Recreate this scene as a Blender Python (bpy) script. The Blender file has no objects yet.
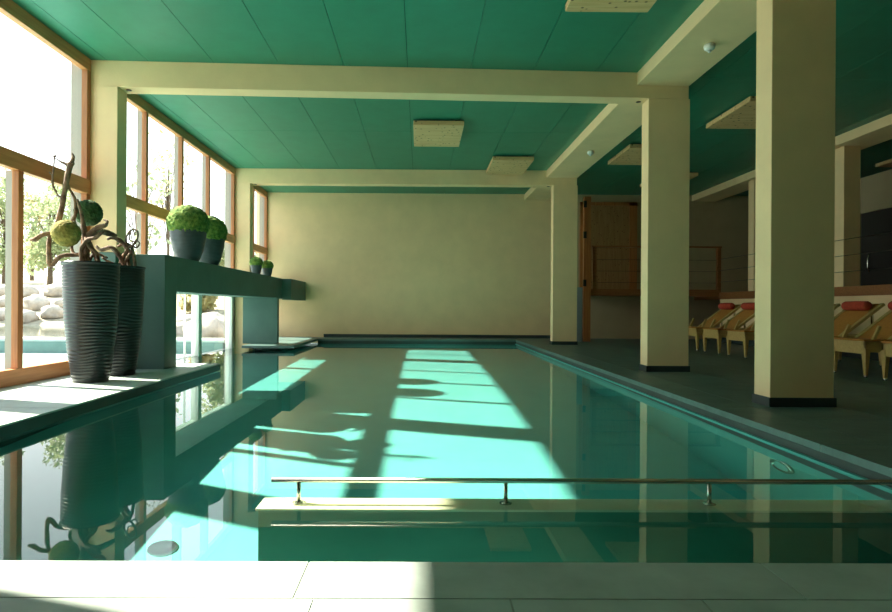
import bpy, bmesh, math, random
from mathutils import Vector, Matrix, noise
random.seed(7)
S = bpy.context.scene
COL = S.collection
PI = math.pi

# ------------------------------------------------------------------ camera
cd = bpy.data.cameras.new('camera')
cd.sensor_width = 36.0
cd.lens = 600.0 / 892.0 * 36.0
cd.shift_x = (446.0 - 423.6) / 892.0
cd.shift_y = 1.0 / 892.0
cd.clip_start = 0.05
cd.clip_end = 400
cam = bpy.data.objects.new('camera', cd)
COL.objects.link(cam)
cam.matrix_world = (Matrix.Translation((0, 0, 0.7)) @ Matrix.Rotation(-0.006, 4, 'Z')
                    @ Matrix.Rotation(PI / 2, 4, 'X') @ Matrix.Rotation(0.006, 4, 'Z'))
S.camera = cam

# ------------------------------------------------------------------ world, sun, exposure
SUN_EL, SUN_AZ, SUN_E = math.radians(40.5), math.radians(16.8), 27.0
SKY_E = 3.0
W = bpy.data.worlds.new('world')
S.world = W
W.use_nodes = True
nt = W.node_tree
nt.nodes.clear()
wo = nt.nodes.new('ShaderNodeOutputWorld')
bg = nt.nodes.new('ShaderNodeBackground')
tc = nt.nodes.new('ShaderNodeTexCoord')
sp = nt.nodes.new('ShaderNodeSeparateXYZ')
rp = nt.nodes.new('ShaderNodeValToRGB')
rp.color_ramp.elements[0].position = 0.0
rp.color_ramp.elements[0].color = (0.95, 0.97, 0.93, 1)
rp.color_ramp.elements[1].position = 0.8
rp.color_ramp.elements[1].color = (0.60, 0.78, 0.95, 1)
nt.links.new(tc.outputs['Generated'], sp.inputs[0])
nt.links.new(sp.outputs['Z'], rp.inputs[0])
nt.links.new(rp.outputs[0], bg.inputs[0])
bg.inputs[1].default_value = SKY_E
nt.links.new(bg.outputs[0], wo.inputs[0])

sd = bpy.data.lights.new('sun', 'SUN')
sd.energy = SUN_E
sd.color = (1.0, 0.91, 0.75)
sd.angle = math.radians(0.9)
sun = bpy.data.objects.new('sun', sd)
COL.objects.link(sun)
sdir = Vector((math.cos(SUN_EL) * math.cos(SUN_AZ), -math.cos(SUN_EL) * math.sin(SUN_AZ), -math.sin(SUN_EL)))
sun.rotation_euler = sdir.to_track_quat('-Z', 'Y').to_euler()
sun.location = (-12, 8, 12)
try:
    sd.cycles.is_caustics_light = True
except Exception:
    pass

S.view_settings.view_transform = 'Standard'
S.view_settings.look = 'None'
S.view_settings.gamma = 1
S.view_settings.use_curve_mapping = False
S.view_settings.exposure = 0.0
S.render.film_transparent = False
S.cycles.use_denoising = True
S.cycles.max_bounces = 12
S.cycles.diffuse_bounces = 7
S.cycles.glossy_bounces = 4
S.cycles.transmission_bounces = 6
S.cycles.transparent_max_bounces = 16
S.cycles.caustics_reflective = True
S.cycles.caustics_refractive = True
S.cycles.blur_glossy = 0.3
S.cycles.sample_clamp_indirect = 12.0


# ------------------------------------------------------------------ materials
def mat(name, base, rough=0.6, var=0.0, scale=4.0, bump=0.0, bscale=40.0, metal=0.0, spec=0.5,
        stretch=(1, 1, 1), col2=None, detail=4.0, coat=0.0):
    m = bpy.data.materials.new(name)
    m.use_nodes = True
    t = m.node_tree
    b = t.nodes['Principled BSDF']
    b.inputs['Roughness'].default_value = rough
    b.inputs['Metallic'].default_value = metal
    b.inputs['Specular IOR Level'].default_value = spec
    b.inputs['Coat Weight'].default_value = coat
    base = tuple(base)
    b.inputs['Base Color'].default_value = base + (1,)
    co = t.nodes.new('ShaderNodeTexCoord')
    mp = t.nodes.new('ShaderNodeMapping')
    mp.inputs['Scale'].default_value = stretch
    t.links.new(co.outputs['Object'], mp.inputs[0])
    if var > 0 or col2:
        n = t.nodes.new('ShaderNodeTexNoise')
        n.inputs['Scale'].default_value = scale
        n.inputs['Detail'].default_value = detail
        n.inputs['Roughness'].default_value = 0.6
        t.links.new(mp.outputs[0], n.inputs['Vector'])
        r = t.nodes.new('ShaderNodeValToRGB')
        c1 = tuple(max(0, c * (1 - var)) for c in base)
        c2 = tuple(col2) if col2 else tuple(min(1, c * (1 + var)) for c in base)
        r.color_ramp.elements[0].position = 0.32
        r.color_ramp.elements[1].position = 0.68
        r.color_ramp.elements[0].color = c1 + (1,)
        r.color_ramp.elements[1].color = c2 + (1,)
        t.links.new(n.outputs[0], r.inputs[0])
        t.links.new(r.outputs[0], b.inputs['Base Color'])
    if bump > 0:
        n2 = t.nodes.new('ShaderNodeTexNoise')
        n2.inputs['Scale'].default_value = bscale
        n2.inputs['Detail'].default_value = 5
        t.links.new(mp.outputs[0], n2.inputs['Vector'])
        bp = t.nodes.new('ShaderNodeBump')
        bp.inputs['Strength'].default_value = bump
        bp.inputs['Distance'].default_value = 0.01
        t.links.new(n2.outputs[0], bp.inputs['Height'])
        t.links.new(bp.outputs[0], b.inputs['Normal'])
    return m


def wood(name, c1, c2, rough=0.5, axis='Z', knots=False):
    m = bpy.data.materials.new(name)
    m.use_nodes = True
    t = m.node_tree
    b = t.nodes['Principled BSDF']
    b.inputs['Roughness'].default_value = rough
    co = t.nodes.new('ShaderNodeTexCoord')
    mp = t.nodes.new('ShaderNodeMapping')
    mp.inputs['Scale'].default_value = {'X': (1.2, 22, 22), 'Y': (22, 1.2, 22), 'Z': (22, 22, 1.2)}[axis]
    n = t.nodes.new('ShaderNodeTexNoise')
    n.inputs['Scale'].default_value = 1.6
    n.inputs['Detail'].default_value = 6
    n.inputs['Distortion'].default_value = 0.6
    r = t.nodes.new('ShaderNodeValToRGB')
    r.color_ramp.elements[0].position = 0.3
    r.color_ramp.elements[0].color = tuple(c1) + (1,)
    r.color_ramp.elements[1].position = 0.7
    r.color_ramp.elements[1].color = tuple(c2) + (1,)
    t.links.new(co.outputs['Object'], mp.inputs[0])
    t.links.new(mp.outputs[0], n.inputs['Vector'])
    t.links.new(n.outputs[0], r.inputs[0])
    last = r.outputs[0]
    if knots:
        v = t.nodes.new('ShaderNodeTexVoronoi')
        v.inputs['Scale'].default_value = knots
        v.inputs['Randomness'].default_value = 1.0
        t.links.new(co.outputs['Object'], v.inputs['Vector'])
        kr = t.nodes.new('ShaderNodeValToRGB')
        kr.color_ramp.elements[0].position = 0.10
        kr.color_ramp.elements[0].color = (1, 1, 1, 1)
        kr.color_ramp.elements[1].position = 0.22
        kr.color_ramp.elements[1].color = (0, 0, 0, 1)
        t.links.new(v.outputs['Distance'], kr.inputs[0])
        mx = t.nodes.new('ShaderNodeMix')
        mx.data_type = 'RGBA'
        mx.inputs[7].default_value = (0.14, 0.055, 0.02, 1)
        t.links.new(kr.outputs[0], mx.inputs[0])
        t.links.new(last, mx.inputs[6])
        last = mx.outputs[2]
    t.links.new(last, b.inputs['Base Color'])
    return m


def glass_mat(name):
    m = bpy.data.materials.new(name)
    m.use_nodes = True
    t = m.node_tree
    t.nodes.clear()
    o = t.nodes.new('ShaderNodeOutputMaterial')
    tr = t.nodes.new('ShaderNodeBsdfTransparent')
    tr.inputs[0].default_value = (0.96, 0.985, 0.97, 1)
    gl = t.nodes.new('ShaderNodeBsdfGlossy')
    gl.inputs['Roughness'].default_value = 0.0
    fr = t.nodes.new('ShaderNodeFresnel')
    fr.inputs[0].default_value = 1.25
    mx = t.nodes.new('ShaderNodeMixShader')
    t.links.new(fr.outputs[0], mx.inputs[0])
    t.links.new(tr.outputs[0], mx.inputs[1])
    t.links.new(gl.outputs[0], mx.inputs[2])
    t.links.new(mx.outputs[0], o.inputs[0])
    return m


def water_mat(name):
    m = bpy.data.materials.new(name)
    m.use_nodes = True
    t = m.node_tree
    t.nodes.clear()
    o = t.nodes.new('ShaderNodeOutputMaterial')
    g = t.nodes.new('ShaderNodeBsdfGlass')
    g.inputs['Roughness'].default_value = 0.0
    g.inputs['IOR'].default_value = 1.33
    g.inputs['Color'].default_value = (0.97, 1.0, 0.99, 1)
    t.links.new(g.outputs[0], o.inputs[0])
    return m


M = {}
M['cream_shade'] = mat('shaded_cream_plaster', (0.46, 0.36, 0.21), 0.8, var=0.05, scale=3)  # cream of the back wall darkened, gallery shade put into the colour
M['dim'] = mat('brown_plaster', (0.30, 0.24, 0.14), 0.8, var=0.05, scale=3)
M['cream'] = mat('cream_plaster', (0.85, 0.62, 0.345), 0.75, var=0.04, scale=3, bump=0.15, bscale=60)
M['ceiling'] = mat('green_ceiling_paint', (0.026, 0.225, 0.14), 0.45, var=0.06, scale=5, bump=0.06, bscale=30)
M['gap'] = mat('dark_joint', (0.01, 0.06, 0.04), 0.9)
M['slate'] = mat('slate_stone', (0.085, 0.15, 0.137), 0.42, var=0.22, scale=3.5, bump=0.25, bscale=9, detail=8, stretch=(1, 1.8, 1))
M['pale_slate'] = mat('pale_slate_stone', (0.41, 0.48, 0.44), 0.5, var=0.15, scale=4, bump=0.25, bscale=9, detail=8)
M['grout'] = mat('grout', (0.35, 0.38, 0.34), 0.9)
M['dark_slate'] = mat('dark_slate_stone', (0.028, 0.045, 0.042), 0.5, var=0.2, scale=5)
M['green_stone'] = mat('green_grey_render', (0.07, 0.145, 0.12), 0.62, var=0.12, scale=2.2, bump=0.2, bscale=18, detail=8)
M['basin'] = mat('turquoise_pool_lining', (0.085, 0.40, 0.37), 0.6, var=0.06, scale=2.5, bump=0.05, bscale=20)
M['pool_beige'] = mat('beige_pool_stone', (0.60, 0.60, 0.42), 0.6, var=0.06, scale=4)
M['green_lining'] = mat('dark_green_lining', (0.06, 0.20, 0.14), 0.6, var=0.1, scale=3)
M['band'] = mat('weathered_teal_tile', (0.10, 0.17, 0.16), 0.6, var=0.15, scale=3)
M['water'] = water_mat('pool_water')
M['glass'] = glass_mat('window_glass')
M['frame'] = wood('orange_pine_frame', (0.32, 0.105, 0.03), (0.46, 0.18, 0.055), 0.45, 'Z')
M['frame_y'] = wood('orange_pine_rail', (0.50, 0.18, 0.06), (0.66, 0.29, 0.11), 0.45, 'Y')
M['cap'] = mat('grey_aluminium_cap', (0.26, 0.23, 0.19), 0.5)
M['pale_frame'] = mat('pale_painted_frame', (0.75, 0.76, 0.66), 0.5)
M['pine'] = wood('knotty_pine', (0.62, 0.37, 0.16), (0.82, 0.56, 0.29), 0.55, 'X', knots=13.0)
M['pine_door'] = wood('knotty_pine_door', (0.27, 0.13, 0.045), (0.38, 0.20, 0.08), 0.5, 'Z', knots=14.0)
M['timber'] = wood('gallery_timber', (0.22, 0.08, 0.02), (0.32, 0.13, 0.04), 0.5, 'X')
M['steel'] = mat('brushed_steel', (0.62, 0.62, 0.56), 0.22, metal=1.0)
M['wire'] = mat('dark_steel_wire', (0.08, 0.07, 0.05), 0.4, metal=0.8)
M['white'] = mat('white_plastic', (0.80, 0.80, 0.76), 0.4)
M['black'] = mat('black_plastic', (0.01, 0.01, 0.01), 0.4)
M['pot'] = mat('anthracite_ceramic', (0.013, 0.016, 0.018), 0.36, var=0.25, scale=8)
M['pot_grey'] = mat('grey_ceramic', (0.045, 0.062, 0.070), 0.42, var=0.2, scale=8)
M['moss_y'] = mat('yellow_moss', (0.12, 0.12, 0.02), 0.9, col2=(0.36, 0.29, 0.07), scale=22, bump=0.8, bscale=60)
M['moss_d'] = mat('dark_moss', (0.02, 0.06, 0.015), 0.9, col2=(0.06, 0.12, 0.035), scale=22, bump=0.8, bscale=60)
M['moss_g'] = mat('green_moss', (0.03, 0.11, 0.012), 0.95, col2=(0.20, 0.28, 0.05), scale=18, bump=0.9, bscale=50)
M['bark'] = mat('driftwood_bark', (0.06, 0.03, 0.02), 0.8, col2=(0.34, 0.22, 0.14), scale=16, bump=1.0, bscale=50)
M['soil'] = mat('soil', (0.03, 0.02, 0.012), 0.95)
M['lounger'] = wood('lounger_oak', (0.42, 0.28, 0.08), (0.52, 0.36, 0.12), 0.45, 'X')
M['sling'] = mat('orange_sling_fabric', (0.42, 0.18, 0.03), 0.8, var=0.1, scale=30)
M['red'] = mat('red_towelling', (0.36, 0.04, 0.015), 0.9, var=0.2, scale=20)
M['panel_grey'] = mat('grey_board', (0.22, 0.27, 0.28), 0.5)
M['lamp_glass'] = mat('lamp_glass', (0.35, 0.75, 0.70), 0.1)
M['leaf'] = mat('leaves', (0.17, 0.23, 0.10), 0.7, col2=(0.32, 0.40, 0.20), scale=1.5)
M['leaf_y'] = mat('yellowing_leaves', (0.22, 0.20, 0.05), 0.7, col2=(0.42, 0.36, 0.12), scale=1.5)
for k_ in ('leaf', 'leaf_y'):
    t_ = M[k_].node_tree
    b_ = t_.nodes['Principled BSDF']
    o_ = t_.nodes['Material Output']
    tl = t_.nodes.new('ShaderNodeBsdfTranslucent')
    tl.inputs[0].default_value = (0.42, 0.48, 0.29, 1) if k_ == 'leaf' else (0.58, 0.54, 0.34, 1)
    ad = t_.nodes.new('ShaderNodeMixShader')
    ad.inputs[0].default_value = 0.5
    t_.links.new(b_.outputs[0], ad.inputs[1])
    t_.links.new(tl.outputs[0], ad.inputs[2])
    t_.links.new(ad.outputs[0], o_.inputs[0])
M['trunk'] = mat('tree_bark', (0.12, 0.09, 0.06), 0.9, var=0.3, scale=10)
M['rock'] = mat('granite_boulder', (0.38, 0.34, 0.29), 0.85, var=0.3, scale=2.5, bump=0.6, bscale=12)
M['gravel'] = mat('gravel_bank', (0.32, 0.28, 0.20), 0.95, var=0.25, scale=3)
M['pond'] = mat('pond_water', (0.10, 0.12, 0.09), 0.08)
M['outpool'] = mat('outdoor_pool_water', (0.34, 0.57, 0.53), 0.24, spec=0.8)
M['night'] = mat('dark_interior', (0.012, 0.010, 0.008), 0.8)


# ------------------------------------------------------------------ mesh helpers
class MB:
    def __init__(s):
        s.v, s.f, s.sm = [], [], []

    def add(s, vs, fs, smooth=False):
        o = len(s.v)
        s.v += [tuple(v) for v in vs]
        s.f += [tuple(i + o for i in f) for f in fs]
        s.sm += [smooth] * len(fs)
        return s

    def box(s, x0, x1, y0, y1, z0, z1):
        vs = [(x0, y0, z0), (x1, y0, z0), (x1, y1, z0), (x0, y1, z0), (x0, y0, z1), (x1, y0, z1), (x1, y1, z1), (x0, y1, z1)]
        return s.add(vs, [(3, 2, 1, 0), (4, 5, 6, 7), (0, 1, 5, 4), (1, 2, 6, 5), (2, 3, 7, 6), (3, 0, 4, 7)])

    def bar(s, a, b, w, h, up=(0, 0, 1), w2=None, h2=None):
        a, b = Vector(a), Vector(b)
        d = (b - a).normalized()
        u = Vector(up)
        sd_ = d.cross(u)
        if sd_.length < 1e-4:
            sd_ = d.cross(Vector((1, 0, 0)))
        sd_.normalize()
        u = sd_.cross(d).normalized()
        w2 = w if w2 is None else w2
        h2 = h if h2 is None else h2
        vs = []
        for p, ww, hh in ((a, w, h), (b, w2, h2)):
            for i, j in ((-1, -1), (1, -1), (1, 1), (-1, 1)):
                vs.append(p + sd_ * (i * ww / 2) + u * (j * hh / 2))
        return s.add(vs, [(3, 2, 1, 0), (4, 5, 6, 7), (0, 1, 5, 4), (1, 2, 6, 5), (2, 3, 7, 6), (3, 0, 4, 7)])

    def tube(s, pts, r, n=10, caps=True):
        pts = [Vector(p) for p in pts]
        rs = r if isinstance(r, (list, tuple)) else [r] * len(pts)
        vs, fs = [], []
        prev = None
        for i, p in enumerate(pts):
            t = (pts[min(i + 1, len(pts) - 1)] - pts[max(i - 1, 0)]).normalized()
            if prev is None:
                q = Vector((0, 0, 1)) if abs(t.z) < 0.9 else Vector((1, 0, 0))
                u = t.cross(q).normalized()
            else:
                u = (prev - t * prev.dot(t)).normalized()
            prev = u
            w = t.cross(u)
            for k in range(n):
                a = 2 * PI * k / n
                vs.append(p + (u * math.cos(a) + w * math.sin(a)) * rs[i])
        for i in range(len(pts) - 1):
            for k in range(n):
                fs.append((i * n + k, i * n + (k + 1) % n, (i + 1) * n + (k + 1) % n, (i + 1) * n + k))
        if caps:
            fs.append(tuple(range(n - 1, -1, -1)))
            fs.append(tuple((len(pts) - 1) * n + k for k in range(n)))
        return s.add(vs, fs, True)

    def lathe(s, prof, c=(0, 0, 0), n=40, wob=None):
        vs, fs = [], []
        for i, (r, z) in enumerate(prof):
            for k in range(n):
                a = 2 * PI * k / n
                rr, zz = (r, z) if wob is None else wob(r, z, a)
                vs.append((c[0] + rr * math.cos(a), c[1] + rr * math.sin(a), c[2] + zz))
        for i in range(len(prof) - 1):
            for k in range(n):
                fs.append((i * n + k, i * n + (k + 1) % n, (i + 1) * n + (k + 1) % n, (i + 1) * n + k))
        fs.append(tuple(range(n - 1, -1, -1)))
        fs.append(tuple((len(prof) - 1) * n + k for k in range(n)))
        return s.add(vs, fs, True)

    def blob(s, c, r, sub=4, amp=0.1, freq=3.0, seed=0, sc=(1, 1, 1), octv=3):
        bm = bmesh.new()
        bmesh.ops.create_icosphere(bm, subdivisions=sub, radius=1.0)
        off = Vector((seed * 13.7, seed * 7.1, seed * 3.3))
        vs = []
        for v in bm.verts:
            d = v.co.normalized()
            h = noise.fractal(d * freq + off, 0.8, 2.1, octv)
            k = r * (1 + amp * h)
            vs.append((c[0] + d.x * k * sc[0], c[1] + d.y * k * sc[1], c[2] + d.z * k * sc[2]))
        fs = [tuple(v.index for v in f.verts) for f in bm.faces]
        bm.free()
        return s.add(vs, fs, True)

    def build(s, name, m, parent=None, bevel=0.0, loc=None):
        me = bpy.data.meshes.new(name)
        me.from_pydata(s.v, [], s.f)
        me.polygons.foreach_set('use_smooth', s.sm)
        me.update()
        me.materials.append(m)
        o = bpy.data.objects.new(name, me)
        COL.objects.link(o)
        if loc:
            o.location = loc
        if parent:
            o.parent = parent
        if bevel:
            b = o.modifiers.new('bevel', 'BEVEL')
            b.width = bevel
            b.segments = 2
            b.limit_method = 'ANGLE'
        return o


def tag(o, label=None, cat=None, group=None, kind=None):
    if label:
        o['label'] = label
    if cat:
        o['category'] = cat
    if group:
        o['group'] = group
    if kind:
        o['kind'] = kind
    return o


def empty(name, loc=(0, 0, 0), rz=0):
    o = bpy.data.objects.new(name, None)
    COL.objects.link(o)
    o.location = loc
    o.rotation_euler = (0, 0, rz)
    o.empty_display_size = 0.1
    return o


def st(o, label, cat):
    return tag(o, label, cat, None, 'structure')


def copy_tree(o, parent=None):
    c = o.copy()
    COL.objects.link(c)
    if parent:
        c.parent = parent
    for ch in list(o.children):
        copy_tree(ch, c)
    return c


# ================================================================== SETTING
XR, XL, YN, YF = 2.08, -2.42, 1.65, 12.95      # pool edges
XW = -3.50                                     # window wall, inner face
YB = 13.75                                    # back wall
YS = -2.4                                     # wall behind the camera
XE = 9.6                                      # right wall
H = 3.3
WZ = -0.09
PB = -1.40

# ceiling: painted boards with joints
mb = MB()
xs = [XW - 0.1] + [-3.34 + 0.0] + [-2.91 + 0.69 * k for k in range(19)]
xs = [x for x in xs if x < XE + 0.1] + [XE + 0.1]
ys = [YS - 0.1, -0.49, 1.875, 4.24, 6.73, 8.9, 11.46, YB + 0.1]
for i in range(len(xs) - 1):
    for j in range(len(ys) - 1):
        mb.box(xs[i] + 0.003, xs[i + 1] - 0.003, ys[j] + 0.003, ys[j + 1] - 0.003, H, H + 0.02)
ceil = st(mb.build('ceiling', M['ceiling']), 'green painted board ceiling with fine joints over the indoor pool', 'ceiling')
MB().box(XW - 0.1, XE + 0.1, YS - 0.1, YB + 0.1, H + 0.02, H + 0.25).build('joint_backing', M['gap'], ceil)

# floor slabs
def tiles(mb, xs, ys, z0, z1, g=0.0025):
    for i in range(len(xs) - 1):
        for j in range(len(ys) - 1):
            mb.box(xs[i] + g, xs[i + 1] - g, ys[j] + g, ys[j + 1] - g, z0, z1)

def rng(a, b, step):
    r = [a]
    while r[-1] + step < b - 0.05:
        r.append(r[-1] + step)
    return r + [b]

mb = MB()
tiles(mb, rng(XR + 0.31, XE, 0.62), rng(YS, YB, 1.24), -0.04, 0.0)
tiles(mb, [XR, XR + 0.31], rng(YS, YB, 1.1), -0.04, 0.0)
tiles(mb, rng(-2.22, XR, 1.24), [YF, YB], -0.04, 0.0)
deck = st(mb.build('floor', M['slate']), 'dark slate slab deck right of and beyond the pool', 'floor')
mb = MB()
mb.box(XR + 0.004, XE, YS, YB, -0.3, -0.006)
mb.box(-2.2, XR, YF + 0.004, YB, -0.3, -0.006)
mb.build('grout_bed', M['grout'], deck)
mb = MB()
mb.box(XR, XR + 0.02, YN, YF, -0.30, -0.04)
mb.box(-2.2, XR, YF, YF + 0.02, -0.30, -0.04)
mb.build('edge_fascia', M['dark_slate'], deck)
MB().box(XR - 0.025, XR - 0.001, YN, YF, -0.13, -0.083).build('caustic_strip', M['basin'], deck)  # thin turquoise strip added for the bright caustic line at the waterline

mb = MB()
tiles(mb, [XW, -2.85, -1.56, -0.30, 0.94, XR], [1.44, YN], -0.04, 0)
tiles(mb, [XW, -2.2, -1.2, -0.25, 0.22, 0.68, 1.4, XR], [0.9, 1.44], -0.04, 0)
tiles(mb, rng(XW, XR, 0.93), rng(YS, 0.9, 0.62), -0.04, 0)
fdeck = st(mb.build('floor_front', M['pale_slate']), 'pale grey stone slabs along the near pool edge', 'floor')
mb = MB()
mb.box(XW, XR, YS, YN - 0.004, -0.3, -0.002)
mb.build('grout_bed', M['grout'], fdeck)

mb = MB()
tiles(mb, [XW, XL], [YN, 2.9, 4.1, 5.3, 6.5, 7.3], -0.08, 0)
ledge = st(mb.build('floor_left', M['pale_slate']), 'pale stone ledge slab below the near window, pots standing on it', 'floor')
MB().box(XW, -3.12, YN, 7.12, PB, -0.082).build('ledge_base', M['dark_slate'], ledge)
MB().box(XL - 0.001, XL + 0.003, YN, 7.3, -0.082, -0.012).build('edge_fascia', M['dark_slate'], ledge)
mb = MB()
mb.box(-3.14, -2.22, 10.6, 11.5, -0.045, 0)
mb.box(-3.34, -2.22, 11.6, YB, -0.045, 0)
mb.box(-3.14, -2.22, 11.5, 11.6, -0.045, 0)
fl = st(mb.build('floor_rear', M['slate']), 'small slate landing in the far left pool corner', 'floor')
MB().box(-3.1, -2.6, 11.3, YB, PB, -0.046).build('landing_base', M['dark_slate'], fl)

# pool basin
mb = MB()
def quad(mb, a, b, c, d):
    mb.add([a, b, c, d], [(0, 1, 2, 3)])
t = 0.12
mb.box(XW - 0.1, XR + t, YN - t, YF + t, PB - t, PB)
mb.box(XR, XR + t, YN - t, YF + t, PB, -0.3)
mb.box(XW - 0.1, XR + t, YF, YF + t, PB, -0.3)
mb.box(XW - 0.1, XR, YN - t, YN, PB, -0.3)
mb.box(XW - 0.1, XW, 7.1, YF, PB, WZ - 0.02)
basin = st(mb.build('pool_basin', M['basin']), 'turquoise lined pool basin under the clear water', 'pool')
mb = MB()
mb.box(XW - 0.1, XR + 0.03, YN - 0.03, YN, -0.3, -0.04)
mb.build('near_fascia', M['dark_slate'], basin)
mb = MB()
mb.lathe([(0.075, 0), (0.075, 0.012), (0.06, 0.018), (0.058, 0.006), (0.0, 0.006)], (-1.34, 3.15, PB), 32)
mb.build('floor_inlet', M['white'], basin)

wt = MB()
wt.add([(XW, YN, WZ), (XR, YN, WZ), (XR, YF, WZ), (XW, YF, WZ)], [(0, 1, 2, 3)], True)
water = st(wt.build('pool_water', M['water']), 'still clear pool water reflecting columns and ceiling', 'water')
for o_, attr in ((water, 'is_caustics_caster'), (basin, 'is_caustics_receiver')):
    try:
        setattr(o_.cycles, attr, True)
    except Exception:
        pass

# underwater side lamp
lt = empty('underwater_lamp', (XR, 3.42, -0.54))
tag(lt, 'round underwater lamp set in the right pool wall', 'pool lamp')
def lathe_x(mb, prof, n=32):          # lathe about local -X
    m2 = MB().lathe(prof, n=n)
    mb.add([(-z, y, x) for x, y, z in m2.v], [tuple(reversed(f)) for f in m2.f], True)
    return mb
lathe_x(MB(), [(0.11, 0), (0.11, 0.012), (0.085, 0.02), (0.083, 0.004)]).build('rim', M['steel'], lt)
lathe_x(MB(), [(0.083, 0.002), (0.06, 0.018), (0.03, 0.024), (0.002, 0.026)]).build('lens', M['lamp_glass'], lt)

# submerged partition wall with handrail
pw = MB().box(-0.63, XR, 2.36, 2.48, PB, -0.125).build('partition_wall', M['green_lining'])
cp = MB().box(-0.64, XR, 2.35, 2.49, -0.125, -0.10).build('coping', M['pool_beige'], pw, bevel=0.004)
cp.cycles.is_caustics_receiver = True
st(pw, 'beige wall just below the water carrying the handrail', 'pool wall')
pw.cycles.is_caustics_receiver = True
rl = empty('handrail', (0, 2.43, -0.10))
tag(rl, 'low stainless steel handrail standing in the near end of the pool', 'handrail')
MB().tube([(-0.595, 0, 0.098), (XR - 0.01, 0, 0.098)], 0.0105, 14).build('rail', M['steel'], rl)
for x in (-0.486, 0.352, 1.18):
    p = MB().tube([(x, 0, 0), (x, 0, 0.092)], 0.008, 12).build('post', M['steel'], rl)
    MB().lathe([(0.026, 0), (0.026, 0.004), (0.012, 0.007)], (x, 0, 0), 20).build('flange', M['steel'], p)

# walls
mb = MB().box(3.1, XE + 0.2, YB - 0.002, YB + 0.24, -0.3, H + 0.02)  # right part of the back wall, light falloff painted as a browner tone
st(mb.build('wall_rear', M['cream_shade']), 'plaster wall behind the gallery, shade put into its brownish colour', 'wall')
mb = MB().box(XW - 0.25, 3.1, YB, YB + 0.25, -0.3, H + 0.02)
st(mb.build('wall_back', M['cream']), 'cream plaster wall beyond the far pool end', 'wall')
mb = MB().box(XE, XE + 0.25, YS, YB, -0.3, H + 0.02)
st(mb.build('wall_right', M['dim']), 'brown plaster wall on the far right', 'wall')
mb = MB().box(XW - 0.25, XE + 0.2, YS - 0.25, YS, -0.3, H + 0.02)
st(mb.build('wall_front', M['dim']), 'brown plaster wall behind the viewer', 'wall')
MBk = MB().box(-2.2, 3.3, YB - 0.015, YB, 0, 0.07)
st(MBk.build('baseboard_back', M['dark_slate']), 'dark stone skirting along the far wall', 'baseboard')
MBk = MB().box(XW - 0.22, XW, YS, 7.0, -1.4, -0.002)
MBk.box(XW - 0.22, XW, 11.35, YB, -1.4, -0.002)
MBk.box(XW - 0.22, XW, 7.0, 11.35, -1.4, WZ - 0.02)
st(MBk.build('wall_left', M['dark_slate']), 'stone footing wall under the left window front', 'wall')

# frames: left pillars, columns and cross beams
FY = [(-0.43, -0.21), (1.93, 2.15), (4.29, 4.50), (6.62, 6.83), (11.35, 11.57)]
names = {3: 'near', 4: 'far'}
for k, (y0, y1) in enumerate(FY):
    zb = 1.262 if k == 3 else (PB if k == 4 else 0)
    yl, yh = (6.38, 6.59) if k == 3 else (y0, y1)      # the long frame stands slightly askew
    p = MB().box(XW - 0.13, XW + 0.28, yl, yh, zb, H - 0.28).build('pillar', M['cream'], bevel=0.004)
    st(p, ['cream window pillar behind the viewer, beside the rear glazing', 'cream window pillar left of the viewer', 'cream window pillar just left of the picture',
           'cream window pillar rising from the stone portal near the tall pots', 'slim cream window pillar at the far end of the long glazing'][k], 'pillar')
    xa, xb, za, zc = XW - 0.13, 2.96, H - 0.28, H - 0.0005
    b = MB().add([(xa, yl, za), (xb, y0, za), (xb, y1, za), (xa, yh, za), (xa, yl, zc), (xb, y0, zc), (xb, y1, zc), (xa, yh, zc)],
                 [(3, 2, 1, 0), (4, 5, 6, 7), (0, 1, 5, 4), (1, 2, 6, 5), (2, 3, 7, 6), (3, 0, 4, 7)]).build('ceiling_beam', M['cream'], bevel=0.004)
    st(b, ['cream cross beam behind the viewer', 'cream cross beam above the viewer', 'cream cross beam above the near pool end',
           'long cream cross beam in front, over the middle of the pool', 'cream cross beam nearest the far wall'][k], 'beam')
    for x, yy in ((XW + 0.35, (yl + yh) / 2), (2.44, (y0 + y1) / 2)):
        MB().lathe([(0.028, -0.004), (0.028, 0.0), (0.01, 0.001)], (x, yy, H - 0.282), 16).build('cable_outlet', M['black'], b)

CX0, CX1 = 2.515, 2.975
for k, y0 in enumerate([-0.44, 1.925, 4.29, 6.62, 11.35]):
    c = MB().box(CX0, CX1, y0, y0 + 0.205, 0, H - 0.28 if k != 0 else H - 0.28).build('column', M['cream'], bevel=0.004)
    st(c, ['cream column behind the viewer', 'cream column beside the viewer, out at the right', 'nearest big cream column on the deck, at right',
           'middle cream column on the deck beside the pool', 'farthest cream column, next to the far wall'][k], 'column')
    MB().box(CX0 - 0.012, CX1 + 0.012, y0 - 0.012, y0 + 0.217, 0, 0.065).build('skirting', M['panel_grey'] if 0 else M['dark_slate'], c)

for k, (x0, x1) in enumerate([(2.38, 2.96), (6.23, 6.78)]):
    segs = [YS] + [v for a, b in FY for v in (a, b)] + [YB] if k == 0 else [YS, YB]
    mb = MB()
    for i in range(0, len(segs) - 1, 2):
        mb.box(x0, x1, segs[i], segs[i + 1], H - 0.14, H - 0.0005)
    st(mb.build('ceiling_beam', M['cream'], bevel=0.003), ['flat cream beam running lengthwise over the column row by the pool', 'flat cream beam running lengthwise over the raised gallery'][k], 'beam')

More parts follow.
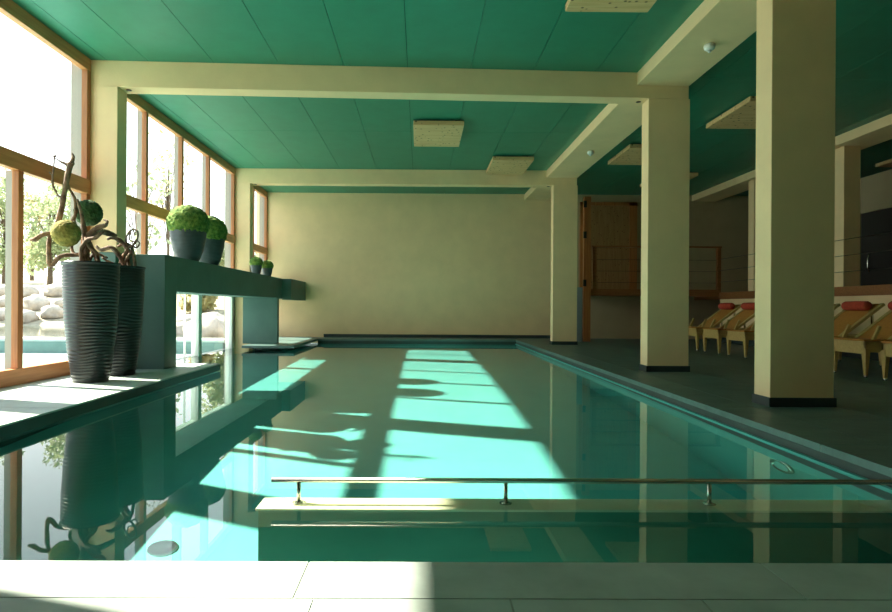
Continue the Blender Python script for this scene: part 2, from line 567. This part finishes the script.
# ------------------------------------------------------------------ windows on the left
def window(n, y0, y1, upper, lower, label, z0=0.0, low=None):
    w = empty('window_%d' % n, (XW, y0, 0))
    st(w, label, 'window')
    L = y1 - y0
    f = MB()
    f.box(-0.07, 0.0, 0, L, H - 0.13, H - 0.001)                   # header
    f.box(-0.07, 0.008, 0, L, 1.87, 2.02)                         # transom
    if z0 >= 0:
        f.box(-0.07, 0.0, 0, L, z0, z0 + 0.14)                     # sill
    g = MB()
    for a in (0, L - 0.07):
        g.box(-0.06, 0.0, a, a + 0.07, max(z0, 0), H - 0.13)
    for a in upper:
        g.box(-0.06, 0.0, a - y0 - 0.03, a - y0 + 0.03, 2.02, H - 0.13)
    for a in lower:
        g.box(-0.06, 0.0, a - y0 - 0.035, a - y0 + 0.035, z0 + 0.14 if z0 >= 0 else 1.0, 1.87)
    f.build('frame_rails', M['frame_y'], w, bevel=0.004)
    g.build('frame_posts', M['frame'], w, bevel=0.004)
    c = MB()
    for a in (0, L - 0.07):
        c.box(-0.17, -0.06, a - 0.0, a + 0.07, max(z0, 0), H)
    for a in upper:
        c.box(-0.12, -0.06, a - y0 - 0.025, a - y0 + 0.025, 2.02, H)
    for a in lower:
        c.box(-0.12, -0.06, a - y0 - 0.025, a - y0 + 0.025, 1.0 if low else 0, 1.87)
    c.build('outer_cap', M['cap'], w)
    def panes(cuts, za, zb):
        cs = [0.035] + [q - y0 for q in cuts] + [L - 0.035]
        for i in range(len(cs) - 1):
            MB().add([(-0.05, cs[i], za), (-0.05, cs[i + 1], za), (-0.05, cs[i + 1], zb), (-0.05, cs[i], zb)],
                     [(0, 1, 2, 3)]).build('glass_pane', M['glass'], w)
    panes(upper, 1.98, H - 0.1)
    panes(lower, 1.0 if low else 0.1, 1.9)
    if low:
        f = MB()
        f.box(-0.12, 0.0, 0, L, 0.93, 1.22)
        f.build('low_rail', M['pale_frame'], w)
        h = MB()
        h.box(-0.12, 0.0, 0.3, 0.37, WZ - 0.3, 0.93)
        h.box(-0.10, -0.07, 9.17 - y0 - 0.01, 9.17 - y0 + 0.01, WZ - 0.3, 0.93)
        h.box(-0.12, 0.0, 9.60 - y0 - 0.08, 9.60 - y0 + 0.06, WZ - 0.3, 0.93)
        h.box(-0.12, 0.0, L - 0.16, L, WZ - 0.3, 0.93)
        h.build('low_posts', M['pale_frame'], w, bevel=0.004)
        panes(low, WZ - 0.02, 0.95)
    return w

g = MB().box(XW - 0.2, XW - 0.05, YS, 1.93, 0, H + 0.02)
st(g.build('wall_left', M['cream']), 'cream plaster wall left of the viewer', 'wall')
window(1, 2.15, 4.29, [], [3.25], 'timber window outside the picture at left')
window(2, 4.50, 6.38, [], [5.28], 'nearest orange pine framed window with undivided top pane behind the tall pots')
window(3, 6.59, 11.35, [7.70, 8.85, 9.98], [7.70, 8.85, 9.98], 'long pine framed window of narrow panes above the stone portal', z0=-1, low=[9.17, 9.60])
window(4, 11.57, YB, [12.65], [12.65], 'narrow pine framed window in the far left corner')

# ------------------------------------------------------------------ stone portal in front of the window
sp_ = MB()
sp_.box(-3.22, -2.80, 6.60, 6.92, 0, 1.26)
sp_.box(-3.48, -3.22, 6.36, 6.92, 0, 1.26)
sp_.box(-3.34, -2.80, 6.92, 12.9, 0.86, 1.26)
sp_.box(-3.34, -2.80, 12.9, YB, 0.86, 1.26)
portal = st(sp_.build('stone_portal', M['green_stone'], bevel=0.004), 'long grey-green rendered stone portal carrying potted moss balls', 'portal')
MB().box(-3.30, -2.66, 11.2, 11.34, 0, 0.859).build('rear_pier', M['green_stone'], portal)
MB().box(-2.80, -2.62, 12.2, YB, 0.83, 1.255).build('return_beam', M['green_stone'], portal)

# ------------------------------------------------------------------ gallery on the right
PX, PZ, PY = 6.30, 1.02, 12.6
g = MB()
g.box(PX, XE, YS, YB, 0.90, PZ)
g.box(3.5, PX, PY, YB, 0.97, PZ)
gal = st(g.build('gallery_floor', M['timber']), 'raised timber floored gallery along the right and far walls', 'gallery')
g = MB()
g.box(PX - 0.02, PX + 0.02, YS, PY, 0.92, PZ + 0.02)
g.box(3.45, PX, PY - 0.03, PY, 0.96, 1.10)
g.build('edge_board', M['timber'], gal)
st(MB().box(PX + 0.02, PX + 0.2, YS, PY, 0, 0.90).build('wall_gallery', M['cream']), 'low cream wall under the gallery edge behind the loungers', 'wall')
for k, (y, x) in enumerate([(8.98, 6.36), (11.35, 6.33)]):
    c = MB().box(x, x + 0.25, y, y + 0.2, PZ, H - 0.14).build('column', M['cream'], bevel=0.004)
    st(c, ['slim cream column on the gallery near the right picture edge', 'slim cream column on the gallery seen just left of the big front column'][k], 'column')
# partition with dark doorway
g = MB()
g.box(7.2, 7.3, YS, 8.0, PZ, 2.85)
g.box(7.2, 7.3, 9.8, 11.3, PZ, 2.85)
g.box(7.2, 7.3, 8.0, 9.8, 2.27, 2.85)
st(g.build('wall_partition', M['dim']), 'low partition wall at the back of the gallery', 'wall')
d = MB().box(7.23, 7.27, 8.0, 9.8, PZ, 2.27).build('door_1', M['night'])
st(d, 'dark doorway in the gallery partition wall', 'door')
dk = MB().tube([(7.22, 9.6, 1.3), (7.19, 9.6, 1.38), (7.19, 9.6, 1.52), (7.22, 9.6, 1.6)], 0.012, 10).build('door_handle', M['steel'], d)

st(MB().box(PX - 0.012, PX + 0.021, YS, PY, 0, 0.26).build('lounger_shade_strip', M['dark_slate']), 'dark strip painted as lounger shade along the gallery wall foot', 'baseboard')  # dark strip stands in for the loungers' shade at the wall foot
# railing
rg = empty('gallery_railing', (PX, PY, PZ))
tag(rg, 'timber post gallery railing with thin horizontal wires', 'railing')
def P3(x, y, z):
    return (x - PX, y - PY, z - PZ)
MB().box(3.6 - PX, 0.03, -0.05, 0.02, 1.975 - PZ, 2.01 - PZ).build('top_rail', M['timber'], rg)
for x in (3.66, 6.28):
    MB().box(x - PX - 0.04, x - PX + 0.04, -0.035, 0.03, 0.02, 1.975 - PZ).build('post', M['timber'], rg)
for y in (2.2, 4.5):
    MB().box(-0.03, 0.03, y - PY - 0.03, y - PY + 0.03, 0.02, 1.80 - PZ).build('post', M['timber'], rg)
for z in (1.74, 1.50, 1.26):
    MB().tube([P3(PX, 2.2, z), P3(PX, PY, z)], 0.005, 6).build('wire', M['wire'], rg)
    MB().tube([P3(3.6, PY, z - 0.02), P3(PX, PY, z - 0.02)], 0.005, 6).build('wire', M['wire'], rg)

# pine board door beyond the gallery and its hinged post
d2 = empty('door_2', (3.75, YB - 0.06, PZ))
st(d2, 'knotty pine board door with side frame beyond the gallery railing', 'door')
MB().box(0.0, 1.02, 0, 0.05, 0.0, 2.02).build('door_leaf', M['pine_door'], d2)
g = MB()
g.box(-0.10, 0.0, -0.02, 0.055, 0, 2.10)
g.box(1.02, 1.20, -0.02, 0.055, 0, 2.10)
g.box(-0.10, 1.20, -0.02, 0.055, 2.02, 2.10)
g.build('door_frame', M['frame'], d2)
sg = empty('hinged_post', (3.5, PY - 0.10, 0))
tag(sg, 'full height pine post with three dark hinges beside the far column', 'post')
MB().box(-0.10, 0.05, -0.04, 0.04, 0, 3.02).build('post_shaft', M['frame'], sg, bevel=0.004)
for z in (1.22, 2.22, 2.86):
    MB().box(-0.11, -0.045, -0.055, -0.038, z - 0.07, z + 0.07).build('hinge', M['black'], sg)
gp = MB().box(3.18, 3.385, PY - 0.12, PY - 0.08, 0, 1.13).build('grey_board', M['panel_grey'], bevel=0.004)
tag(gp, 'upright grey board leaning beside the hinged pine post', 'board')

# ------------------------------------------------------------------ ceiling panels
PAN = [(-0.107, 8.27, 'pale pine ceiling panel over the pool middle, beyond the long front beam'),
       (1.225, 10.2, 'pine ceiling panel just before the far cross beam'),
       (1.216, 3.96, 'pine ceiling panel cut by the top picture edge'),
       (3.27, 9.37, 'pine ceiling panel beyond the middle column, over the deck'),
       (3.97, 7.22, 'pine ceiling panel half hidden by the nearest big column'),
       (4.54, 11.3, 'farthest pine ceiling panel, peeping out right of the middle column'),
       (8.0, 9.4, 'pine ceiling panel behind the gallery partition at the right picture edge')]
proto = None
for x, y, lab in PAN:
    if proto is None:
        proto = empty('ceiling_panel', (x, y, H))
        MB().box(0, 0.70, 0, 1.12, -0.09, -0.03).build('board', M['pine'], proto, bevel=0.003)
        MB().box(0.08, 0.62, 0.1, 1.0, -0.03, 0.0).build('mounting', M['gap'], proto)
        o = proto
    else:
        o = copy_tree(proto)
        o.location = (x, y, H)
    tag(o, lab, 'ceiling panel', 'pine ceiling panels')

def sensor(x, y, lab):
    s_ = empty('smoke_detector', (x, y, H - 0.14))
    tag(s_, lab, 'detector', 'detectors under the lengthwise beam')
    MB().lathe([(0.03, -0.055), (0.045, -0.045), (0.05, -0.02), (0.045, 0)], n=24).build('housing', M['white'], s_)
    MB().lathe([(0.012, -0.075), (0.016, -0.065), (0.016, -0.055)], n=16).build('tip', M['white'], s_)
sensor(2.68, 5.57, 'larger looking white detector under the beam left of the near big column')
sensor(2.66, 9.40, 'smaller looking white detector under the beam beyond the middle column')

# ------------------------------------------------------------------ tall ribbed pots
def ribbed(prof, H_, ribs, amp, seed):
    """dense lathe profile with irregular horizontal ridges"""
    out = []
    n = ribs * 4
    def rad(u):
        for i in range(len(prof) - 1):
            if prof[i][1] <= u <= prof[i + 1][1]:
                k = (u - prof[i][1]) / (prof[i + 1][1] - prof[i][1])
                k = k * k * (3 - 2 * k) * 0.3 + k * 0.7
                return prof[i][0] + (prof[i + 1][0] - prof[i][0]) * k
        return prof[-1][0]
    for i in range(n + 1):
        u = i / n
        out.append((rad(u), u * H_))
    def wob(r, z, a):
        if r <= 0:
            return r, z
        i = z / H_ * ribs
        nz = noise.noise(Vector((math.cos(a) * 0.9 + seed, math.sin(a) * 0.9, z * 6)))
        return r + amp * (0.5 + 0.5 * math.cos(2 * PI * (i + nz * 0.9))) * (0.7 + 0.6 * nz), z
    return out, wob

def tall_pot(loc, seed, label):
    p = empty('tall_planter', loc)
    tag(p, label, 'planter', 'tall ribbed planters on the ledge')
    pr = [(0.142, 0), (0.162, 0.08), (0.192, 0.3), (0.216, 0.55), (0.228, 0.8), (0.230, 0.95), (0.228, 1.0)]
    out, wob = ribbed(pr, 1.07, 36, 0.009, seed)
    mb = MB()
    mb.lathe(out, n=56, wob=wob)
    mb.build('pot_body', M['pot'], p)
    MB().lathe([(0.19, 1.06), (0.236, 1.066), (0.244, 1.075), (0.241, 1.088), (0.22, 1.088), (0.207, 1.075), (0.19, 1.07)], n=56).build('rim', M['pot'], p)
    MB().lathe([(0.206, 1.066), (0.15, 1.074), (0.01, 1.077)], n=40).build('soil', M['soil'], p)
    return p
P1 = (-3.015, 5.52, 0)
P2 = (-3.03, 6.06, 0)
tall_pot(P1, 1, 'nearer tall dark ribbed planter, wider of the pair, below the yellow moss ball')
tall_pot(P2, 5, 'rear tall dark ribbed planter next to the stone portal')

# driftwood branches (offsets in metres in the plane of the pot, taken around pot one)
def px(a, b, dy=0.0):
    k = (5.52 + dy) / 600.0
    return ((a - 420) * k, 5.52 + dy, 0.7 + (305.2 - b) * k)

def smooth(pts, rs, n=4):
    out, ro = [], []
    P = [Vector(p) for p in pts]
    for i in range(len(P) - 1):
        p0, p1, p2, p3 = P[max(i - 1, 0)], P[i], P[i + 1], P[min(i + 2, len(P) - 1)]
        for k in range(n):
            t = k / n
            q = 0.5 * ((2 * p1) + (p2 - p0) * t + (2 * p0 - 5 * p1 + 4 * p2 - p3) * t * t + (3 * p1 - p0 - 3 * p2 + p3) * t ** 3)
            q += Vector((noise.noise(q * 9), noise.noise(q * 9 + Vector((5, 0, 0))), noise.noise(q * 9 + Vector((0, 7, 0))))) * 0.006
            out.append(q)
            ro.append((rs[i] + (rs[i + 1] - rs[i]) * t) * (1.12 + 0.3 * noise.noise(q * 30)))
    out.append(P[-1])
    ro.append(rs[-1])
    return out, ro

def wood_tubes(lst):
    mb = MB()
    for pts, rs in lst:
        p, r = smooth(pts, rs)
        mb.tube(p, r, 9)
    return mb

def branch(lst, name, label, cat, mat_, parent=None):
    o = wood_tubes(lst).build(name, mat_, parent)
    if label:
        tag(o, label, cat)
    return o

br = branch([
    ([px(88, 264.5, 0.05), px(86, 256, 0.03), px(74, 255), px(62, 257, -0.05), px(51, 266, -0.08), px(50, 250, -0.08), px(51, 237, -0.06), px(59, 222, -0.04), px(64, 199, -0.03), px(67, 183, -0.02), px(70, 168), px(71, 163)],
     [0.016, 0.018, 0.017, 0.018, 0.020, 0.017, 0.018, 0.022, 0.022, 0.021, 0.024, 0.026]),
    ([px(70, 166), px(73, 158), px(72, 154)], [0.022, 0.012, 0.006]),
    ([px(70, 167), px(64, 164), px(61, 163)], [0.018, 0.012, 0.008]),
    ([px(51, 234, -0.07), px(42, 236, -0.1), px(36, 240, -0.12), px(31, 240, -0.12)], [0.014, 0.020, 0.018, 0.007]),
    ([px(67, 185), px(75, 199, 0.02), px(76, 215, 0.03), px(72, 222, 0.03)], [0.012, 0.011, 0.016, 0.010]),
    ([px(88, 264.5, 0.05), px(87, 244, 0.03), px(85, 230, 0.0), px(82, 215, -0.02), px(78, 200, -0.03)], [0.024, 0.026, 0.021, 0.013, 0.009]),
    ([px(87, 240, 0.03), px(92, 233, 0.0), px(99, 228, -0.02), px(106, 226, -0.03)], [0.020, 0.022, 0.021, 0.017]),
    ([px(91, 236, 0.04), px(100, 232, 0.08), px(109, 233, 0.15), px(117, 237, 0.2)], [0.014, 0.020, 0.024, 0.016]),
    ([px(88, 238, 0.04), px(94, 251, 0.06), px(98, 264, 0.10)], [0.013, 0.016, 0.013]),
    ([px(90, 262, 0.05), px(96, 254, 0.1), px(108, 258, 0.12)], [0.012, 0.014, 0.009]),
    ([px(84, 264, 0.0), px(82, 250, -0.03), px(88, 241, -0.05), px(96, 238, -0.08), px(104, 232, -0.08)], [0.018, 0.020, 0.018, 0.016, 0.009]),
    ([px(100, 264, -0.03), px(97, 254, -0.05), px(90, 247, -0.05), px(86, 238, -0.02)], [0.014, 0.016, 0.014, 0.010]),
    ([px(76, 256, 0.0), px(72, 246, 0.03), px(77, 232, 0.05), px(75, 218, 0.05)], [0.010, 0.014, 0.013, 0.008]),
    ([px(106, 226, -0.03), px(108, 222, -0.03), px(104, 220, -0.02)], [0.014, 0.010, 0.006]),
    ([px(64, 199, -0.03), px(58, 196, -0.02), px(57, 191, -0.01)], [0.012, 0.007, 0.004]),
], 'driftwood_branch', 'twisted driftwood branch rising from the nearer tall planter', 'branch', M['bark'])
branch([([px(53.5, 158, -0.05), px(56, 157, -0.05)], [0.006, 0.010]),
        ([px(54.5, 158, -0.05), px(54.5, 168, -0.05), px(53, 179, -0.05), px(53.5, 187, -0.05), px(57, 193, -0.05)], [0.006, 0.005, 0.009, 0.010, 0.007]),
        ([px(53, 176, -0.05), px(50, 173, -0.05)], [0.006, 0.004]),
        ([px(61, 163, 0), px(57, 160, -0.03), px(54.5, 160, -0.05)], [0.006, 0.004, 0.004])],
       'twig', 'thin hooked twig', None, M['bark'], br)
def px2(a, b, dy=0.0):
    k = (6.06 + dy) / 600.0
    return ((a - 420) * k, 6.06 + dy, 0.7 + (305.3 - b) * k)
branch([
    ([px2(121, 267, 0.05), px2(123, 258, 0.0), px2(128, 250), px2(122, 242), px2(114, 238, -0.05), px2(108, 240, -0.1)], [0.014, 0.018, 0.022, 0.022, 0.018, 0.010]),
    ([px2(126, 248), px2(133, 246), px2(137.5, 239), px2(138, 232), px2(133, 230), px2(130, 235), px2(131, 241), px2(136, 242)], [0.014, 0.010, 0.009, 0.008, 0.007, 0.007, 0.006, 0.005]),
    ([px2(124, 267), px2(130, 255, -0.03), px2(134, 254, -0.02), px2(136, 268, 0.0)], [0.012, 0.014, 0.014, 0.012]),
    ([px2(128, 248), px2(127, 238, 0.02), px2(131, 230, 0.03)], [0.012, 0.008, 0.006]),
    ([px2(126, 267, 0.02), px2(120, 256, -0.06), px2(112, 248, -0.08), px2(102, 250, -0.1), px2(97, 246, -0.1)], [0.016, 0.020, 0.020, 0.016, 0.010]),
    ([px2(130, 267, 0.04), px2(128, 258, 0.06), px2(133, 250, 0.06), px2(127, 244, 0.04), px2(118, 247, 0.0)], [0.014, 0.018, 0.018, 0.016, 0.010]),
    ([px2(133, 246, 0), px2(137, 248, 0.02), px2(140, 244, 0.02), px2(137, 241, 0)], [0.009, 0.009, 0.007, 0.006]),
    ([px2(118, 265, 0.03), px2(110, 262, -0.02), px2(103, 258, -0.1)], [0.012, 0.011, 0.007]),
], 'driftwood_branch', 'gnarled driftwood with curled end in the rear tall planter', 'branch', M['bark'])
def ball(c, r, m, seed, lab):
    o = MB().blob((0, 0, 0), r, 5, 0.06, 9.0, seed, (1, 1, 1), 4).build('moss_ball', m, loc=c)
    tag(o, lab, 'moss ball')
ball(px(67, 234, -0.185), 0.118, M['moss_y'], 2, 'yellow-green moss ball caught in the driftwood of the nearer planter')
ball(px(89, 213.5, 0.17), 0.122, M['moss_d'], 4, 'dark green moss ball behind the upright driftwood stem')

# ------------------------------------------------------------------ moss pots on the portal
def moss_pot(loc, s, seed, lab, group, rot=0):
    p = empty('moss_pot', loc, rot)
    tag(p, lab, 'potted plant', group)
    pr = [(0.115 * s, 0), (0.15 * s, 0.12), (0.195 * s, 0.45), (0.222 * s, 0.8), (0.228 * s, 1.0)]
    out, wob = ribbed(pr, 0.42 * s, 9, 0.004 * s, seed)
    MB().lathe(out, n=44, wob=wob).build('pot_body', M['pot_grey'], p)
    MB().blob((0, 0, 0.52 * s), 0.262 * s, 5, 0.07, 8.0, seed, (1, 1, 0.90), 4).build('moss_head', M['moss_g'], p)
moss_pot((-3.05, 7.90, 1.26), 1.0, 3, 'nearer of the two large grey pots with round moss heads on the portal', 'large moss pots on the portal')
moss_pot((-3.07, 8.72, 1.26), 0.98, 8, 'second large grey moss pot, partly hidden behind the first', 'large moss pots on the portal')
moss_pot((-3.03, 11.1, 1.26), 0.46, 11, 'left small pot with moss top at the far end of the portal', 'small moss pots on the portal')
moss_pot((-3.03, 11.9, 1.26), 0.46, 14, 'right small pot with moss top at the far end of the portal', 'small moss pots on the portal')

# ------------------------------------------------------------------ loungers
def make_lounger():
    r = empty('sun_lounger')
    w = 0.50
    L = 1.35
    f = MB()                          # local: x along length (foot at 0), y across
    f.box(0.0, 0.025, 0, w, 0.24, 0.37)
    f.box(0.0, L, 0, 0.028, 0.26, 0.37)
    f.box(0.0, L, w - 0.028, w, 0.26, 0.37)
    f.box(L - 0.025, L, 0, w, 0.26, 0.37)
    f.build('frame', M['lounger'], r, bevel=0.004)
    for x, y in ((0.02, 0.02), (0.02, w - 0.02), (L - 0.25, 0.02), (L - 0.25, w - 0.02)):
        l_ = MB().bar((x, y, 0.30), (x, y, 0.02), 0.07, 0.05, (1, 0, 0), 0.025, 0.025).build('leg', M['lounger'], r)
        MB().lathe([(0.014, 0), (0.014, 0.025)], (x, y, 0), 10).build('foot_cap', M['steel'], l_)
    MB().box(-0.012, 0.30, 0.0, w, 0.372, 0.392).build('seat', M['sling'], r, bevel=0.006)
    s = MB()
    for k in range(9):
        s.box(0.34 + k * 0.11, 0.42 + k * 0.11, 0.03, w - 0.03, 0.345, 0.362)
    s.build('slats', M['lounger'], r)
    a, b = Vector((0.26, 0, 0.38)), Vector((0.76, 0, 0.765))
    for y in (0.018, w - 0.018):
        MB().bar(a + Vector((0, y, 0)), b + Vector((0, y, 0)), 0.03, 0.05, (0, 1, 0)).build('back_rail', M['lounger'], r)
    MB().bar(a + Vector((0, w / 2, 0)), b + Vector((0, w / 2, -0.0)), w - 0.07, 0.014).build('back_sling', M['sling'], r)
    for y in (0.03, w - 0.03):
        MB().bar((0.66, y, 0.36), (0.64, y, 0.66), 0.02, 0.02, (0, 1, 0)).build('back_strut', M['steel'], r)
        MB().bar((0.10, y, 0.38), (0.17, y, 0.53), 0.028, 0.028, (0, 1, 0)).build('arm_stub', M['lounger'], r)
    c = Vector((0.62, w / 2, 0.745))
    pl = MB()
    pts = [c + Vector((0, k, 0)) for k in (-0.20, -0.195, -0.17, 0, 0.17, 0.195, 0.20)]
    pl.tube(pts, [0.02, 0.045, 0.055, 0.058, 0.055, 0.045, 0.02], 18)
    pl.build('head_roll', M['red'], r)
    return r
lys = [(5.42, 'sun lounger cut off by the right picture edge'),
       (6.14, 'nearest fully seen orange sun lounger with red head roll, right of the big column'),
       (6.87, 'sun lounger hidden mostly behind the big front column, nearer one'),
       (7.60, 'sun lounger behind the big front column, only its backrest tip showing'),
       (8.42, 'sun lounger just left of the big front column, red head roll'),
       (9.17, 'sun lounger with red head roll, middle one between the two columns'),
       (9.90, 'sun lounger partly hidden by the middle column')]
lp = make_lounger()
for i, (y, lab) in enumerate(lys):
    o = lp if i == 0 else copy_tree(lp)
    o.location = (4.58, y, 0)
    tag(o, lab, 'sun lounger', 'sun loungers along the gallery wall')

# ================================================================== OUTSIDE
g = MB().box(-80, XW - 0.22, -40, 80, -0.6, -0.45)
st(g.build('ground', M['gravel']), 'gravelly ground outside the windows', 'ground')
g = MB().add([(-14, -6, -0.26), (XW - 0.23, -6, -0.26), (XW - 0.23, 12.0, -0.26), (-14, 12.0, -0.26)], [(0, 1, 2, 3)])
st(g.build('outdoor_pool_water', M['outpool']), 'teal outdoor pool water beyond the windows', 'water')
g = MB()
g.box(-14.6, XW - 0.23, 12.0, 12.7, -0.45, 0.02)
g.box(-14.6, -14.0, -6, 12.0, -0.45, 0.02)
cpg = st(g.build('pool_coping', M['pale_slate']), 'pale stone coping round the outdoor pool', 'coping')
MB().box(-14, XW - 0.24, 11.97, 12.0, -0.4, -0.03).build('tile_band', M['band'], cpg)
g = MB().add([(-60, 12.7, -0.2), (XW - 0.3, 12.7, -0.2), (XW + 1, 26, -0.2), (-60, 26, -0.2)], [(0, 1, 2, 3)])
g.add([(-60, -20, -0.2), (-14.6, -20, -0.2), (-14.6, 12.7, -0.2), (-60, 12.7, -0.2)], [(0, 1, 2, 3)])
st(g.build('pond_water', M['pond']), 'brownish natural pond outside', 'water')
g = MB()
def bank_z(y):
    return -0.5 + 0.3 * max(0, min(1, (y - 25) / 1.5)) + 1.9 * max(0, min(1, (y - 26) / 8.0)) + 2.0 * max(0, min(1, (y - 34) / 30))
nx, ny = 30, 30
vs = []
for j in range(ny + 1):
    for i in range(nx + 1):
        x = -60 + 75 * i / nx
        y = 24.5 + 40 * (j / ny) ** 1.6
        z = bank_z(y) + (0.12 * noise.noise(Vector((x * 0.4, y * 0.4, 0))) if j else -0.1)
        vs.append((x, y, z))
fs = [(j * (nx + 1) + i, j * (nx + 1) + i + 1, (j + 1) * (nx + 1) + i + 1, (j + 1) * (nx + 1) + i) for j in range(ny) for i in range(nx)]
g.add(vs, fs, True)
st(g.build('pond_bank', M['gravel']), 'rising gravel bank behind the pond', 'bank')

rk = random.Random(5)
NW, LW = 'seen through the near window', 'seen under the stone portal'
for i, (u, y, r, lab) in enumerate([
        (-0.700, 27.0, 0.52, 'low pale boulder at the pond edge by the left picture border'), (-0.657, 26.8, 0.50, 'rounded boulder at the pond edge just left of the window mullion'),
        (-0.609, 27.4, 0.52, 'broad front boulder at the pond edge just left of the tall planter'), (-0.565, 27.0, 0.52, 'front boulder at the pond edge mostly hidden by the tall planter'),
        (-0.682, 29.2, 0.55, 'second row boulder on the bank, left of the window mullion'), (-0.637, 29.0, 0.58, 'second row boulder on the bank, right of the window mullion'),
        (-0.592, 29.3, 0.55, 'second row boulder on the bank beside the tall planter'), (-0.700, 31.6, 0.60, 'uppermost boulder on the bank by the left picture border'),
        (-0.655, 31.4, 0.58, 'uppermost boulder on the bank behind the window mullion'), (-0.604, 31.9, 0.58, 'uppermost boulder on the bank below the yellow moss ball'),
        (-0.357, 16.2, 0.55, 'large rounded boulder seen low under the portal'), (-0.395, 19.0, 0.50, 'boulder under the portal, just right of the front pier'),
        (-0.335, 20.5, 0.60, 'boulder under the portal near the window pillar'), (-0.385, 22.6, 0.65, 'back boulder under the portal at its left'),
        (-0.345, 24.0, 0.65, 'back boulder under the portal at its right')]):
    sc = (1.08, 0.95, rk.uniform(0.62, 0.8))
    zb = max(-0.3, bank_z(y) - 0.05)
    o = MB().blob((0, 0, 0), r * 0.93, 3, 0.28, 1.3, i + 20, sc).build('boulder', M['rock'], loc=(u * y, y, zb + r * sc[2] * 0.6))
    tag(o, lab, 'boulder', 'boulders ' + (LW if u > -0.5 else NW))

# trees with trunk and leafy crown
def tree(x, y, h, r, seed, m, lab, dens=2600, leaf=0.16, group='trees beyond the pond', z=0.0, lo=0.12):
    t = empty('tree', (x, y, z))
    tag(t, lab, 'tree', group)
    rr = random.Random(seed)
    tw = 0.35 if 'sparse' in lab else 0.8
    mb = MB()
    top = Vector((rr.uniform(-0.3, 0.3), 0, h * 0.62))
    mb.tube([(0, 0, -0.5), (0.05, 0, h * 0.3), tuple(top)], [0.03 * h * tw, 0.02 * h * tw, 0.012 * h * tw], 8)
    cl = []
    for k in range(20):
        a = rr.uniform(0, 2 * PI)
        q = rr.uniform(0.2, 0.62) * r
        zz = h * rr.uniform(lo, 0.92)
        kk = 1 - abs(zz / h - 0.6) * 0.9
        c = Vector((math.cos(a) * q * kk, math.sin(a) * q * kk, zz))
        cl.append((c, r * rr.uniform(0.26, 0.38)))
        s0 = Vector((0, 0, h * rr.uniform(0.2, 0.5)))
        mid = (s0 + c) / 2 + Vector((0, 0, 0.05 * h))
        mb.tube([tuple(s0), tuple(mid), tuple(c)], [0.009 * h * tw, 0.006 * h * tw, 0.002 * h * tw], 5)
    mb.build('trunk', M['trunk'], t)
    lf = MB()
    vs, fs = [], []
    for k in range(dens):
        c, q = cl[k % len(cl)]
        d = Vector((rr.gauss(0, 1), rr.gauss(0, 1), rr.gauss(0, 0.8))).normalized() * q * rr.uniform(0.5, 1.05)
        p = c + d
        u = Vector((rr.gauss(0, 1), rr.gauss(0, 1), rr.gauss(0, 1))).normalized()
        w = u.cross(Vector((rr.gauss(0, 1), rr.gauss(0, 1), rr.gauss(0, 1)))).normalized()
        s_ = leaf * rr.uniform(0.6, 1.3)
        b = len(vs)
        vs += [p - u * s_, p - w * s_ * 0.5, p + u * s_, p + w * s_ * 0.5]
        fs.append((b, b + 1, b + 2, b + 3))
    lf.add(vs, fs)
    lf.build('crown', m, t)
for i, (u, y, h, r, m, lab) in enumerate([
        (-0.615, 35, 7.0, 2.6, 'leaf', 'leafy green tree behind the yellow moss ball, beyond the boulders'),
        (-0.69, 40, 7.6, 2.6, 'leaf', 'green tree at the left picture edge beyond the pond'),
        (-0.645, 47.5, 7.0, 2.3, 'leaf_y', 'distant yellowing tree behind the near window mullion'),
        (-0.555, 47, 10.5, 2.3, 'leaf', 'tall green tree behind the nearer planter'),
        (-0.47, 23.5, 8.5, 2.2, 'leaf', 'tall sparse tree in the first narrow pane above the portal'),
        (-0.42, 36, 10.5, 2.4, 'leaf_y', 'sparse yellow tree in the second narrow pane above the portal'),
        (-0.37, 28.5, 2.6, 1.3, 'leaf_y', 'low yellow shrubby tree seen under the portal'),
        (-0.32, 33.5, 3.6, 2.2, 'leaf', 'green shrubby tree seen under the portal at right')]):
    dens = 260 if 'sparse' in lab else 2600
    tree(u * y, y, h, r, 40 + i, M[m], lab, dens, 0.15, z=bank_z(y), lo=0.38 if 'sparse' in lab else 0.12)
